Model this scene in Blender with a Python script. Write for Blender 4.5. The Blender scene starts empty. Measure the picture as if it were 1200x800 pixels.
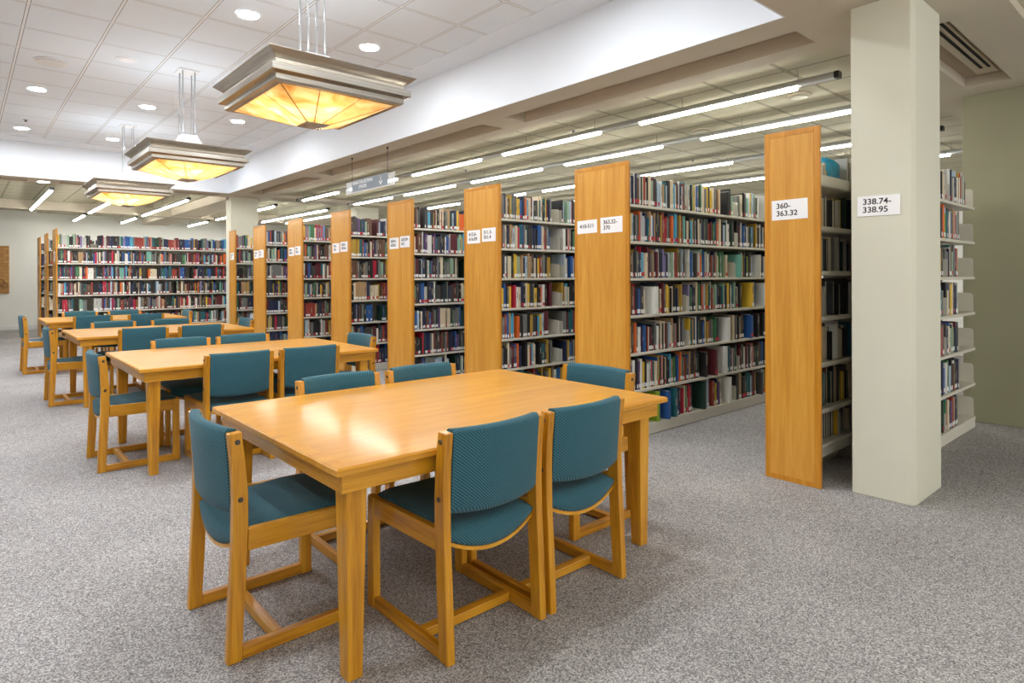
import bpy, bmesh, math, random
from mathutils import Matrix, Vector

SC = bpy.context.scene
COL = SC.collection

# ------------------------------------------------------------------ camera, light level
YAW = math.radians(38.6897)
cam_d = bpy.data.cameras.new('camera')
cam = bpy.data.objects.new('camera', cam_d)
COL.objects.link(cam)
cam_d.sensor_width = 36.0
cam_d.lens = 36.0 * 722.05 / 1200.0
cam_d.shift_x = (600.0 - 532.0) / 1200.0
cam_d.shift_y = (324.25 - 400.0) / 1200.0
cam_d.clip_start = 0.05
CAM = Vector((0.0, 0.0, 1.3425))
cam.matrix_world = (Matrix.Translation(CAM) @ Matrix.Rotation(-YAW, 4, 'Z') @ Matrix.Rotation(math.radians(90), 4, 'X')
                    @ Matrix.Rotation(math.radians(-0.22), 4, 'Z'))
SC.camera = cam

world = bpy.data.worlds.new('world')
SC.world = world
world.use_nodes = True
world.node_tree.nodes['Background'].inputs[0].default_value = (1.0, 0.985, 0.96, 1)
world.node_tree.nodes['Background'].inputs[1].default_value = 1.3

SC.view_settings.view_transform = 'Standard'
SC.view_settings.look = 'None'
SC.view_settings.exposure = 0.45
SC.view_settings.gamma = 1.0
SC.view_settings.use_curve_mapping = False
SC.cycles.max_bounces = 8
SC.cycles.diffuse_bounces = 5
SC.cycles.sample_clamp_indirect = 6.0

E_TUBE = 38.0      # fluorescent tubes
E_DOWN = 225.0      # recessed downlights
W_BULB = 3.6
W_UP = 6.5       # fill lamp added in each pendant to whiten the ceiling       # bulbs inside the pendants

# ------------------------------------------------------------------ materials
def new_mat(name):
    m = bpy.data.materials.new(name)
    m.use_nodes = True
    nt = m.node_tree
    return m, nt, nt.nodes['Principled BSDF']

def srgb(r, g, b):
    f = lambda c: (c / 255 / 12.92) if c / 255 <= 0.04045 else ((c / 255 + 0.055) / 1.055) ** 2.4
    return (f(r), f(g), f(b), 1.0)

def plain(name, col, rough=0.6, metal=0.0, spec=None):
    m, nt, b = new_mat(name)
    b.inputs['Base Color'].default_value = col
    b.inputs['Roughness'].default_value = rough
    b.inputs['Metallic'].default_value = metal
    if spec is not None:
        b.inputs['Specular IOR Level'].default_value = spec
    return m

def N(nt, kind, **kw):
    n = nt.nodes.new(kind)
    for k, v in kw.items():
        setattr(n, k, v)
    return n

def math_n(nt, op, a, b=None, c=None):
    n = nt.nodes.new('ShaderNodeMath'); n.operation = op
    for i, v in enumerate((a, b, c)):
        if v is None: continue
        if isinstance(v, (int, float)): n.inputs[i].default_value = v
        else: nt.links.new(v, n.inputs[i])
    return n.outputs[0]

def ramp(nt, fac, stops):
    r = nt.nodes.new('ShaderNodeValToRGB')
    while len(r.color_ramp.elements) < len(stops):
        r.color_ramp.elements.new(0.5)
    for e, (p, c) in zip(r.color_ramp.elements, stops):
        e.position = p; e.color = c
    nt.links.new(fac, r.inputs[0])
    return r.outputs[0]

def wood(name, axis, dark, mid, light, rough=0.3, scale=1.0, coat=0.0, fig=0.5):
    """honey coloured oak with its grain along one axis of the object"""
    m, nt, b = new_mat(name)
    tc = N(nt, 'ShaderNodeTexCoord')
    mp = N(nt, 'ShaderNodeMapping')
    s = [22.0 * scale] * 3
    s['xyz'.index(axis)] = 1.3 * scale
    mp.inputs['Scale'].default_value = s
    nt.links.new(tc.outputs['Object'], mp.inputs[0])
    n1 = N(nt, 'ShaderNodeTexNoise'); n1.inputs['Scale'].default_value = 1.2
    n1.inputs['Detail'].default_value = 6; n1.inputs['Distortion'].default_value = fig
    nt.links.new(mp.outputs[0], n1.inputs[0])
    mp2 = N(nt, 'ShaderNodeMapping')
    s2 = [170.0] * 3; s2['xyz'.index(axis)] = 6.0
    mp2.inputs['Scale'].default_value = s2
    nt.links.new(tc.outputs['Object'], mp2.inputs[0])
    n2 = N(nt, 'ShaderNodeTexNoise'); n2.inputs['Scale'].default_value = 1.0
    n2.inputs['Detail'].default_value = 2
    nt.links.new(mp2.outputs[0], n2.inputs[0])
    f = math_n(nt, 'MULTIPLY_ADD', n2.outputs[0], 0.35, math_n(nt, 'MULTIPLY', n1.outputs[0], 0.65))
    c = ramp(nt, f, [(0.33, dark), (0.5, mid), (0.66, light)])
    nt.links.new(c, b.inputs['Base Color'])
    b.inputs['Roughness'].default_value = rough
    b.inputs['Coat Weight'].default_value = coat
    b.inputs['Coat Roughness'].default_value = 0.12
    bp = N(nt, 'ShaderNodeBump'); bp.inputs['Strength'].default_value = 0.04
    bp.inputs['Distance'].default_value = 0.002
    nt.links.new(n2.outputs[0], bp.inputs['Height'])
    nt.links.new(bp.outputs[0], b.inputs['Normal'])
    return m

OAK = (srgb(168, 108, 16), srgb(203, 141, 26), srgb(218, 160, 44))
M = {}
for ax in 'xyz':
    M['oak_' + ax] = wood('oak_grain_' + ax, ax, *OAK, rough=0.34, coat=0.25)
M['top'] = wood('tabletop_oak', 'x', srgb(198, 134, 34), srgb(211, 149, 42), srgb(221, 162, 54), rough=0.32, scale=0.4, coat=0.35, fig=0.9)
M['band_x'] = wood('edge_oak_x', 'x', srgb(190, 126, 26), srgb(204, 142, 36), srgb(215, 155, 48), rough=0.36, coat=0.1)
M['panel'] = wood('panel_oak', 'z', srgb(196, 134, 42), srgb(208, 149, 54), srgb(218, 161, 68), rough=0.4, scale=0.6, coat=0.15, fig=1.4)
M['panel_edge'] = wood('panel_edge_oak', 'z', srgb(182, 116, 20), srgb(196, 131, 30), srgb(210, 147, 46), rough=0.4, coat=0.15)

def fabric():
    m, nt, b = new_mat('teal_weave')
    tc = N(nt, 'ShaderNodeTexCoord')
    sp = N(nt, 'ShaderNodeSeparateXYZ'); nt.links.new(tc.outputs['Object'], sp.inputs[0])
    v = math_n(nt, 'ADD', sp.outputs[1], sp.outputs[2])
    k = 2 * math.pi / 0.0105
    a = math_n(nt, 'SINE', math_n(nt, 'MULTIPLY', sp.outputs[0], k))
    c = math_n(nt, 'SINE', math_n(nt, 'MULTIPLY', v, k))
    p = math_n(nt, 'MULTIPLY_ADD', math_n(nt, 'MULTIPLY', a, c), 0.5, 0.5)
    n = N(nt, 'ShaderNodeTexNoise'); n.inputs['Scale'].default_value = 260
    nt.links.new(tc.outputs['Object'], n.inputs[0])
    f = math_n(nt, 'MULTIPLY_ADD', n.outputs[0], 0.3, math_n(nt, 'MULTIPLY', p, 0.75))
    cr = ramp(nt, f, [(0.15, srgb(22, 50, 61)), (0.5, srgb(42, 84, 97)), (0.8, srgb(76, 126, 139))])
    nt.links.new(cr, b.inputs['Base Color'])
    b.inputs['Roughness'].default_value = 0.9
    b.inputs['Sheen Weight'].default_value = 0.12
    b.inputs['Sheen Roughness'].default_value = 0.5
    b.inputs['Specular IOR Level'].default_value = 0.2
    bp = N(nt, 'ShaderNodeBump'); bp.inputs['Strength'].default_value = 0.5; bp.inputs['Distance'].default_value = 0.0015
    nt.links.new(p, bp.inputs['Height']); nt.links.new(bp.outputs[0], b.inputs['Normal'])
    return m
M['fabric'] = fabric()

def carpet():
    m, nt, b = new_mat('grey_carpet')
    tc = N(nt, 'ShaderNodeTexCoord')
    n1 = N(nt, 'ShaderNodeTexVoronoi'); n1.inputs['Scale'].default_value = 230
    nn = N(nt, 'ShaderNodeTexNoise'); nn.inputs['Scale'].default_value = 170; nn.inputs['Detail'].default_value = 4; nn.inputs['Roughness'].default_value = 0.8
    n2 = N(nt, 'ShaderNodeTexNoise'); n2.inputs['Scale'].default_value = 1.3; n2.inputs['Detail'].default_value = 5
    for n in (n1, n2, nn): nt.links.new(tc.outputs['Object'], n.inputs[0])
    sr = N(nt, 'ShaderNodeSeparateColor'); nt.links.new(n1.outputs['Color'], sr.inputs[0])
    f = math_n(nt, 'ADD', math_n(nt, 'MULTIPLY', sr.outputs[0], 0.42), math_n(nt, 'ADD', math_n(nt, 'MULTIPLY', nn.outputs[0], 0.42), math_n(nt, 'MULTIPLY', n2.outputs[0], 0.16)))
    c = ramp(nt, f, [(0.24, srgb(92, 90, 91)), (0.5, srgb(150, 147, 147)), (0.76, srgb(212, 209, 208))])
    nt.links.new(c, b.inputs['Base Color'])
    b.inputs['Roughness'].default_value = 0.97
    b.inputs['Specular IOR Level'].default_value = 0.1
    return m
M['carpet'] = carpet()

def tiles(name, tile, bar, line, x0, y0, pitch, wbar=0.012, wline=0.006):
    """lay-in ceiling tiles: pale T-bars with a thin shadow joint beside them"""
    m, nt, b = new_mat(name)
    tc = N(nt, 'ShaderNodeTexCoord')
    sp = N(nt, 'ShaderNodeSeparateXYZ'); nt.links.new(tc.outputs['Object'], sp.inputs[0])
    def dist(out, o):
        fr = math_n(nt, 'FRACT', math_n(nt, 'DIVIDE', math_n(nt, 'SUBTRACT', out, o - 50 * pitch), pitch))
        return math_n(nt, 'MULTIPLY', math_n(nt, 'ABSOLUTE', math_n(nt, 'SUBTRACT', math_n(nt, 'FRACT', math_n(nt, 'ADD', fr, 0.5)), 0.5)), pitch)
    dm = math_n(nt, 'MINIMUM', dist(sp.outputs[0], x0), dist(sp.outputs[1], y0))
    isbar = math_n(nt, 'LESS_THAN', dm, wbar)
    isline = math_n(nt, 'LESS_THAN', math_n(nt, 'ABSOLUTE', math_n(nt, 'SUBTRACT', dm, wbar)), wline / 2)
    n = N(nt, 'ShaderNodeTexNoise'); n.inputs['Scale'].default_value = 90
    nt.links.new(tc.outputs['Object'], n.inputs[0])
    mx = N(nt, 'ShaderNodeMix', data_type='RGBA'); mx.inputs[6].default_value = tile; mx.inputs[7].default_value = bar
    nt.links.new(isbar, mx.inputs[0])
    mx2 = N(nt, 'ShaderNodeMix', data_type='RGBA'); mx2.inputs[7].default_value = line
    nt.links.new(mx.outputs[2], mx2.inputs[6]); nt.links.new(isline, mx2.inputs[0])
    nt.links.new(mx2.outputs[2], b.inputs['Base Color'])
    b.inputs['Roughness'].default_value = 0.9
    b.inputs['Specular IOR Level'].default_value = 0.15
    bp = N(nt, 'ShaderNodeBump'); bp.inputs['Strength'].default_value = 0.1; bp.inputs['Distance'].default_value = 0.001
    nt.links.new(n.outputs[0], bp.inputs['Height']); nt.links.new(bp.outputs[0], b.inputs['Normal'])
    return m

def paint(name, col, rough=0.75, amt=0.04):
    m, nt, b = new_mat(name)
    tc = N(nt, 'ShaderNodeTexCoord')
    n = N(nt, 'ShaderNodeTexNoise'); n.inputs['Scale'].default_value = 2.2; n.inputs['Detail'].default_value = 5
    nt.links.new(tc.outputs['Object'], n.inputs[0])
    lo = tuple(c * (1 - amt) for c in col[:3]) + (1,)
    hi = tuple(min(1, c * (1 + amt)) for c in col[:3]) + (1,)
    nt.links.new(ramp(nt, n.outputs[0], [(0.35, lo), (0.65, hi)]), b.inputs['Base Color'])
    b.inputs['Roughness'].default_value = rough
    b.inputs['Specular IOR Level'].default_value = 0.25
    return m

M['tile_white'] = tiles('white_ceiling_tile', srgb(234, 241, 248), srgb(244, 247, 250), srgb(158, 160, 162), 0.437, 6.64, 0.602)
M['tile_beige'] = tiles('beige_ceiling_tile', srgb(200, 195, 172), srgb(194, 189, 165), srgb(104, 98, 82), 5.385, 2.865, 0.585, 0.010, 0.008)
M['white_paint'] = paint('white_paint', srgb(232, 237, 243), 0.6, 0.01)
M['soffit'] = paint('beige_soffit_paint', srgb(204, 194, 176), 0.8, 0.02)
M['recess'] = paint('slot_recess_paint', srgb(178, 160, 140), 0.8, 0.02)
M['wall'] = paint('wall_paint', srgb(232, 232, 226), 0.8, 0.015)
M['column'] = paint('column_paint', srgb(214, 213, 196), 0.6, 0.02)
M['pier'] = paint('pier_shade_paint', srgb(158, 156, 130), 0.6, 0.03)  # olive shade on the pier is put into its paint colour
M['metal_cream'] = plain('cream_shelf_metal', srgb(214, 210, 196), 0.42)
M['metal_back'] = plain('shelf_upright_metal', srgb(150, 146, 134), 0.5)
M['black'] = plain('black_plastic', srgb(22, 22, 22), 0.45)
M['dark'] = plain('dark_slot', srgb(10, 10, 10), 0.9)
M['alu'] = plain('brushed_alu', srgb(190, 192, 194), 0.35, 0.7)
M['cable'] = plain('cable_grey', srgb(150, 145, 125), 0.5)
M['bolt'] = plain('bolt_metal', srgb(95, 88, 80), 0.3, 0.8)
M['paper'] = plain('white_paper', srgb(244, 244, 246), 0.7)
M['ink'] = plain('black_ink', srgb(28, 24, 24), 0.7)
M['white_metal'] = plain('white_metal', srgb(235, 235, 236), 0.4)
M['baseboard'] = plain('baseboard_white', srgb(225, 226, 226), 0.5)
M['sign_grey'] = plain('sign_grey', srgb(118, 130, 140), 0.35)
M['bookend'] = plain('bookend_metal', srgb(205, 203, 192), 0.4)
M['pages'] = plain('page_edges', srgb(222, 214, 192), 0.85)
M['tag_white'] = plain('spine_tag_white', srgb(235, 235, 232), 0.6)
M['tag_red'] = plain('spine_tag_red', srgb(196, 52, 58), 0.6)
M['title'] = plain('title_print', srgb(176, 166, 138), 0.6)
M['title_dark'] = plain('title_print_dark', srgb(104, 98, 96), 0.6)

def nickel():
    m, nt, b = new_mat('brushed_nickel')
    tc = N(nt, 'ShaderNodeTexCoord')
    mp = N(nt, 'ShaderNodeMapping'); mp.inputs['Scale'].default_value = (3, 3, 260)
    nt.links.new(tc.outputs['Object'], mp.inputs[0])
    n = N(nt, 'ShaderNodeTexNoise'); n.inputs['Scale'].default_value = 1.0; n.inputs['Detail'].default_value = 3
    nt.links.new(mp.outputs[0], n.inputs[0])
    nt.links.new(ramp(nt, n.outputs[0], [(0.3, srgb(168, 160, 148)), (0.7, srgb(200, 194, 182))]), b.inputs['Base Color'])
    b.inputs['Metallic'].default_value = 1.0
    b.inputs['Roughness'].default_value = 0.27
    return m
M['nickel'] = nickel()

def alabaster():
    m, nt, b = new_mat('amber_alabaster_glass')
    tc = N(nt, 'ShaderNodeTexCoord')
    n = N(nt, 'ShaderNodeTexNoise'); n.inputs['Scale'].default_value = 5.0; n.inputs['Detail'].default_value = 6
    n.inputs['Distortion'].default_value = 1.8
    nt.links.new(tc.outputs['Object'], n.inputs[0])
    c = ramp(nt, n.outputs[0], [(0.28, srgb(224, 186, 128)), (0.5, srgb(242, 218, 174)), (0.7, srgb(252, 240, 216))])
    tr = N(nt, 'ShaderNodeBsdfTranslucent'); nt.links.new(c, tr.inputs[0])
    gl = N(nt, 'ShaderNodeBsdfPrincipled'); nt.links.new(c, gl.inputs['Base Color']); gl.inputs['Roughness'].default_value = 0.3
    mx = N(nt, 'ShaderNodeMixShader'); mx.inputs[0].default_value = 0.25
    nt.links.new(tr.outputs[0], mx.inputs[1]); nt.links.new(gl.outputs[0], mx.inputs[2])
    nt.links.new(mx.outputs[0], nt.nodes['Material Output'].inputs[0])
    return m
M['alabaster'] = alabaster()
M['seam'] = plain('glass_seam', srgb(150, 90, 40), 0.5)

def acrylic():
    m, nt, b = new_mat('clear_acrylic')
    b.inputs['Base Color'].default_value = (0.9, 0.92, 0.92, 1)
    b.inputs['Roughness'].default_value = 0.1
    b.inputs['Alpha'].default_value = 0.45
    return m
M['acrylic'] = acrylic()

def emit(name, col, s):
    m, nt, b = new_mat(name)
    b.inputs['Base Color'].default_value = (0.8, 0.8, 0.8, 1)
    b.inputs['Emission Color'].default_value = col
    b.inputs['Emission Strength'].default_value = s
    return m
M['tube'] = emit('fluorescent_tube', (1.0, 0.985, 0.93, 1), E_TUBE)
M['down'] = emit('downlight_lens', (0.95, 0.975, 1.0, 1), E_DOWN)

PAL = {'b': ('brown', (104, 74, 56)), 'i': ('pale blue', (170, 190, 205)), 'w': ('white', (226, 226, 220)), 'v': ('navy', (34, 42, 72)),
       'G': ('pale grey', (184, 184, 176)), 'd': ('dark green', (30, 58, 48)), 'r': ('red-brown', (150, 62, 50)), 'e': ('cream', (216, 202, 174)),
       'k': ('black', (30, 29, 31)), 'q': ('pale green', (146, 174, 148)), 'm': ('maroon', (94, 32, 42)), 'c': ('charcoal', (66, 64, 64)),
       't': ('tan', (174, 142, 102)), 'T': ('teal', (30, 98, 106)), 's': ('sky blue', (80, 164, 198)), 'y': ('yellow', (226, 186, 56)),
       'u': ('blue', (40, 88, 154)), 'n': ('green', (62, 118, 76)), 'g': ('grey', (116, 118, 114)), 'a': ('aqua', (112, 172, 156)),
       'o': ('orange', (218, 102, 38)), 'V': ('lavender', (128, 120, 164)), 'C': ('crimson', (180, 34, 58)), 'Y': ('mustard', (178, 144, 54)),
       'P': ('purple', (98, 66, 114)), 'p': ('pink', (190, 130, 122)), 'l': ('lime green', (136, 164, 40))}
for k_, (nm, rgb) in PAL.items():
    M['cover_' + k_] = plain('book_cover_' + nm.replace(' ', '_').replace('-', '_'), srgb(*rgb), 0.5)

# ------------------------------------------------------------------ mesh helpers
class MB:
    def __init__(s): s.v = []; s.f = []; s.mi = []; s.sm = []
    def poly(s, pts, mi=0, sm=False):
        n = len(s.v); s.v += [tuple(p) for p in pts]
        s.f.append(tuple(range(n, n + len(pts)))); s.mi.append(mi); s.sm.append(sm)
    def box(s, x0, y0, z0, x1, y1, z1, mi=0, skip=()):
        n = len(s.v)
        s.v += [(x0, y0, z0), (x1, y0, z0), (x1, y1, z0), (x0, y1, z0), (x0, y0, z1), (x1, y0, z1), (x1, y1, z1), (x0, y1, z1)]
        F = {'-z': (0, 3, 2, 1), '+z': (4, 5, 6, 7), '-y': (0, 1, 5, 4), '+x': (1, 2, 6, 5), '+y': (2, 3, 7, 6), '-x': (3, 0, 4, 7)}
        for k, q in F.items():
            if k in skip: continue
            s.f.append(tuple(n + i for i in q)); s.mi.append(mi); s.sm.append(False)
    def prism(s, prof, axis, a, b, mi=0):
        """extrude a closed 2-D outline along x, y or z"""
        n = len(s.v); m = len(prof)
        for t in (a, b):
            for p, q in prof:
                s.v.append({'x': (t, p, q), 'y': (p, t, q), 'z': (p, q, t)}[axis])
        s.f.append(tuple(n + i for i in range(m))); s.mi.append(mi); s.sm.append(False)
        s.f.append(tuple(n + m + i for i in reversed(range(m)))); s.mi.append(mi); s.sm.append(False)
        for i in range(m):
            j = (i + 1) % m
            s.f.append((n + j, n + i, n + m + i, n + m + j)); s.mi.append(mi); s.sm.append(False)
    def tube(s, a, b, r, seg=10, mi=0, r2=None):
        a = Vector(a); b = Vector(b); d = (b - a).normalized()
        u = d.orthogonal().normalized(); w = d.cross(u); n = len(s.v); r2 = r if r2 is None else r2
        for p, rr in ((a, r), (b, r2)):
            for i in range(seg):
                t = 2 * math.pi * i / seg
                s.v.append(tuple(p + u * math.cos(t) * rr + w * math.sin(t) * rr))
        for i in range(seg):
            j = (i + 1) % seg
            s.f.append((n + i, n + j, n + seg + j, n + seg + i)); s.mi.append(mi); s.sm.append(True)
        s.f.append(tuple(n + i for i in reversed(range(seg)))); s.mi.append(mi); s.sm.append(False)
        s.f.append(tuple(n + seg + i for i in range(seg))); s.mi.append(mi); s.sm.append(False)
    def rings(s, rings, mi=0, caps=True, sm=True):
        n = len(s.v); m = len(rings[0])
        for r in rings: s.v += [tuple(p) for p in r]
        for k in range(len(rings) - 1):
            for i in range(m):
                j = (i + 1) % m
                s.f.append((n + k * m + i, n + k * m + j, n + (k + 1) * m + j, n + (k + 1) * m + i)); s.mi.append(mi); s.sm.append(sm)
        if caps:
            s.f.append(tuple(n + i for i in reversed(range(m)))); s.mi.append(mi); s.sm.append(False)
            s.f.append(tuple(n + (len(rings) - 1) * m + i for i in range(m))); s.mi.append(mi); s.sm.append(False)
    def build(s, name, mats, parent=None, bevel=0.0, fix=True, seg=2):
        me = bpy.data.meshes.new(name)
        me.from_pydata(s.v, [], s.f)
        if not isinstance(mats, (list, tuple)): mats = [mats]
        for m in mats: me.materials.append(m)
        me.polygons.foreach_set('material_index', s.mi)
        me.polygons.foreach_set('use_smooth', s.sm)
        if fix:
            bm = bmesh.new(); bm.from_mesh(me)
            bmesh.ops.recalc_face_normals(bm, faces=bm.faces)
            bm.to_mesh(me); bm.free()
        me.update()
        o = bpy.data.objects.new(name, me)
        COL.objects.link(o)
        if parent is not None: o.parent = parent
        if bevel:
            md = o.modifiers.new('bevel', 'BEVEL'); md.width = bevel; md.segments = seg; md.limit_method = 'ANGLE'
            md.angle_limit = math.radians(40)
        return o

def tag(o, label=None, cat=None, group=None, kind=None):
    if label: o['label'] = label
    if cat: o['category'] = cat
    if group: o['group'] = group
    if kind: o['kind'] = kind
    return o

def thing(name, loc=(0, 0, 0), rz=0.0):
    o = bpy.data.objects.new(name, None); COL.objects.link(o)
    o.empty_display_size = 0.1
    o.location = loc; o.rotation_euler = (0, 0, rz)
    return o

KIDS = {}
def copy_tree(o, parent=None):
    c = o.copy(); COL.objects.link(c)
    if parent is not None: c.parent = parent
    for ch in list(o.children): copy_tree(ch, c)
    return c

def struct(name, mb, m, **kw):
    return tag(mb.build(name, m, **kw), kind='structure')

# ------------------------------------------------------------------ the room
ZS = 2.99                        # underside of the soffits
ZW = 3.569                       # raised white ceiling over the tables
XC, Y0C, Y1C = 4.10, 1.755, 12.15  # edges of that raised ceiling
XL = -3.4
ZG, ZF = 3.05, 3.13
XR = 13.0

mb = MB(); mb.box(-6.5, -5, -0.1, XR, 21, 0); struct('floor', mb, M['carpet'])
mb = MB(); mb.box(XL, Y0C, ZW, XC, Y1C, ZW + 0.05); struct('ceiling', mb, M['tile_white'])
# plain plaster border of the raised ceiling
mb = MB()
mb.box(XC - 0.31, Y0C, ZW - 0.012, XC, Y1C, ZW); mb.box(XL, Y1C - 0.42, ZW - 0.012, XC - 0.31, Y1C, ZW)
mb.box(XL, Y0C, ZW - 0.012, XC - 0.31, Y0C + 0.3, ZW); mb.box(XL, Y0C + 0.3, ZW - 0.012, XL + 0.3, Y1C - 0.42, ZW)
struct('trim_1', mb, M['white_paint'])
# vertical sides of the recess
mb = MB(); mb.box(XC, Y0C - 0.012, ZS, XC + 0.012, Y1C + 0.012, ZW + 0.05)
struct('wall_recess_east', mb, M['white_paint'])
mb = MB(); mb.box(XL, Y1C, ZS, XC, Y1C + 0.012, ZW + 0.05); struct('wall_recess_north', mb, M['white_paint'])
mb = MB(); mb.box(XL, Y0C - 0.012, ZS, XC, Y0C, ZW + 0.05); struct('wall_recess_south', mb, M['white_paint'])
mb = MB(); mb.box(XL - 0.012, Y0C - 0.012, ZS, XL, Y1C + 0.012, ZW + 0.05); struct('wall_recess_west', mb, M['white_paint'])

def soffit(name, x0, y0, x1, y1, holes=(), z=ZS, top=3.2, axis='y', m=None):
    """a dropped beam of ceiling with long recessed slots let into its underside"""
    mb = MB()
    if not holes:
        mb.box(x0, y0, z, x1, y1, top)
    elif axis == 'y':
        hx0, hx1 = holes[0][0], holes[0][2]
        mb.box(x0, y0, z, hx0, y1, top); mb.box(hx1, y0, z, x1, y1, top)
        yy = y0
        for h in holes:
            mb.box(hx0, yy, z, hx1, h[1], top); yy = h[3]
        mb.box(hx0, yy, z, hx1, y1, top)
    else:
        hy0, hy1 = holes[0][1], holes[0][3]
        mb.box(x0, y0, z, x1, hy0, top); mb.box(x0, hy1, z, x1, y1, top)
        xx = x0
        for h in holes:
            mb.box(xx, hy0, z, h[0], hy1, top); xx = h[2]
        mb.box(xx, hy0, z, x1, hy1, top)
    return struct(name, mb, m or M['soffit'])

soffit('ceiling_beam_east', XC + 0.012, Y0C - 0.012, 4.93, Y1C + 0.012, [(4.40, 1.80, 4.72, 4.67), (4.40, 5.01, 4.72, 9.05), (4.40, 9.44, 4.72, 12.0)])
soffit('ceiling_beam_south', -6.5, 0.80, XR, Y0C - 0.012, [(5.02, 1.11, 6.93, 1.42)], axis='x')
soffit('ceiling_beam_north', -6.5, Y1C + 0.012, XR, 12.76, [(-2.6, 12.41, 0.88, 12.69), (1.34, 12.41, 2.2, 12.69), (2.6, 12.41, 4.0, 12.69)], axis='x')
soffit('ceiling_beam_west', -6.5, Y0C - 0.012, XL - 0.012, Y1C + 0.012)
soffit('ceiling_beam_far', -6.5, 16.98, XR, 17.34, z=2.92)
soffit('ceiling_beam_middle', 4.25, 12.76, 4.95, 20.4, z=2.94)
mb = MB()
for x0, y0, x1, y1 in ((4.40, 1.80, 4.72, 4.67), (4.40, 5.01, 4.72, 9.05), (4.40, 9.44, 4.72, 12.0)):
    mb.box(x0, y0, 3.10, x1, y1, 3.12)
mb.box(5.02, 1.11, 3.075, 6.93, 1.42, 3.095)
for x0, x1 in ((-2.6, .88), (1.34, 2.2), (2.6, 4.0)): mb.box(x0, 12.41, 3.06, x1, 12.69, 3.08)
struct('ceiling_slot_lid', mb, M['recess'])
mb = MB(); mb.box(4.93, Y0C - 0.012, ZG, XR, Y1C, ZG + 0.05); struct('ceiling_stacks', mb, M['tile_beige'])
mb = MB(); mb.box(-6.5, 12.76, ZF, XR, 20.5, ZF + 0.05); struct('ceiling_far', mb, M['tile_beige'])
mb = MB(); mb.box(-6.5, -5, ZG, XR, 0.80, ZG + 0.05); struct('ceiling_near', mb, M['tile_beige'])

mb = MB(); mb.box(-6.5, 19.8, 0, 1.60, 20.4, 3.14); struct('wall_north', mb, M['wall'])
mb = MB(); mb.box(1.60, 20.25, 0, XR, 20.4, 3.14); struct('wall_north_recess', mb, M['wall'])
mb = MB(); mb.box(XR, -5, 0, XR + 0.1, 20.4, 3.14); struct('wall_east', mb, M['wall'])
mb = MB(); mb.box(-6.6, -5, 0, -6.5, 20.4, 3.14); struct('wall_west', mb, M['wall'])
mb = MB(); mb.box(-6.5, 19.785, 0, 1.605, 19.8, 0.11); mb.box(1.585, 19.785, 0, 1.605, 19.8, .11)
struct('baseboard_north', mb, M['baseboard'], bevel=0.003)

def column(name, x0, y0, x1, y1, m, ch=0.0):
    mb = MB()
    if ch: mb.prism([(x0, y0 + ch * 0.35), (x0 + ch, y0), (x1, y0), (x1, y1), (x0, y1)], 'z', 0, ZS)
    else: mb.box(x0, y0, 0, x1, y1, ZS)
    return struct(name, mb, m, bevel=0.005)
column('column_front', 4.305, 1.118, 4.84, 1.44, M['column'], 0.04)
column('column_rear', 4.30, 12.615, 4.86, 12.925, M['column'])
column('column_stacks', 7.22, 12.615, 7.80, 12.925, M['column'])
column('column_pier', 7.252, 0.95, 7.86, 1.51, M['pier'])

# linear air diffuser in the slot of the near soffit
dv = thing('air_diffuser', (5.02, 1.11, 3.05)); tag(dv, 'long ceiling air diffuser with two black slots beside the pale column', 'vent')
mb = MB(); mb.box(0.06, 0.06, 0.0, 1.75, 0.20, 0.02); mb.build('frame', M['soffit'], parent=dv, bevel=0.004)
for y in (0.075, 0.125):
    mb = MB(); mb.box(0.08, y, -0.004, 1.57, y + 0.02, 0.0); mb.build('slot', M['dark'], parent=dv)

# ------------------------------------------------------------------ ceiling fittings
def disc(mb, r, z0, z1, seg=28, mi=0):
    mb.tube((0, 0, z0), (0, 0, z1), r, seg, mi)
def make_down():
    t = thing('recessed_downlight')
    mb = MB()
    seg = 28
    ring = lambda r, z: [(r * math.cos(2 * math.pi * i / seg), r * math.sin(2 * math.pi * i / seg), z) for i in range(seg)]
    mb.rings([ring(0.098, -0.001), ring(0.098, -0.006), ring(0.086, -0.006), ring(0.086, -0.001)], caps=False)
    mb.build('trim_ring', M['white_metal'], parent=t)
    mb = MB(); disc(mb, 0.086, -0.004, -0.0005); mb.build('lens', M['down'], parent=t)
    return t
downs = [(1.91, 5.16, 'second from the front, in the middle row'), (3.10, 5.17, 'between the front pendant and the beam'),
         (0.71, 8.72, 'outer row, over the aisle'), (1.91, 8.75, 'above the second pendant'), (3.09, 8.77, 'just above the second pendant rim, beam side'),
         (0.71, 11.12, 'outer row, last before the recess end'), (1.91, 11.12, 'behind the rods of the third pendant'),
         (0.71, 5.16, ''), (3.10, 11.12, ''), (0.71, 2.8, ''), (1.91, 2.2, ''), (3.10, 2.8, ''), (-0.49, 2.8, ''), (-0.49, 5.16, ''), (-0.49, 8.74, ''), (-0.49, 11.12, ''),
         (-1.7, 2.8, ''), (-1.7, 5.16, ''), (-1.7, 8.74, ''), (-1.7, 11.12, '')]
d0 = make_down()
for i, (x, y, w) in enumerate(downs):
    d = d0 if i == 0 else copy_tree(d0)
    d.location = (x, y, ZW)
    tag(d, 'round glowing recessed downlight in the white ceiling, %s' % w if w else 'round recessed downlight in the white ceiling, out of view beyond the pendants', 'ceiling light', 'recessed downlights')
d = copy_tree(d0); d.location = (1.11, 12.58, ZS)
tag(d, 'single round downlight in the beige soffit between two slots', 'ceiling light', 'recessed downlights')

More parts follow.
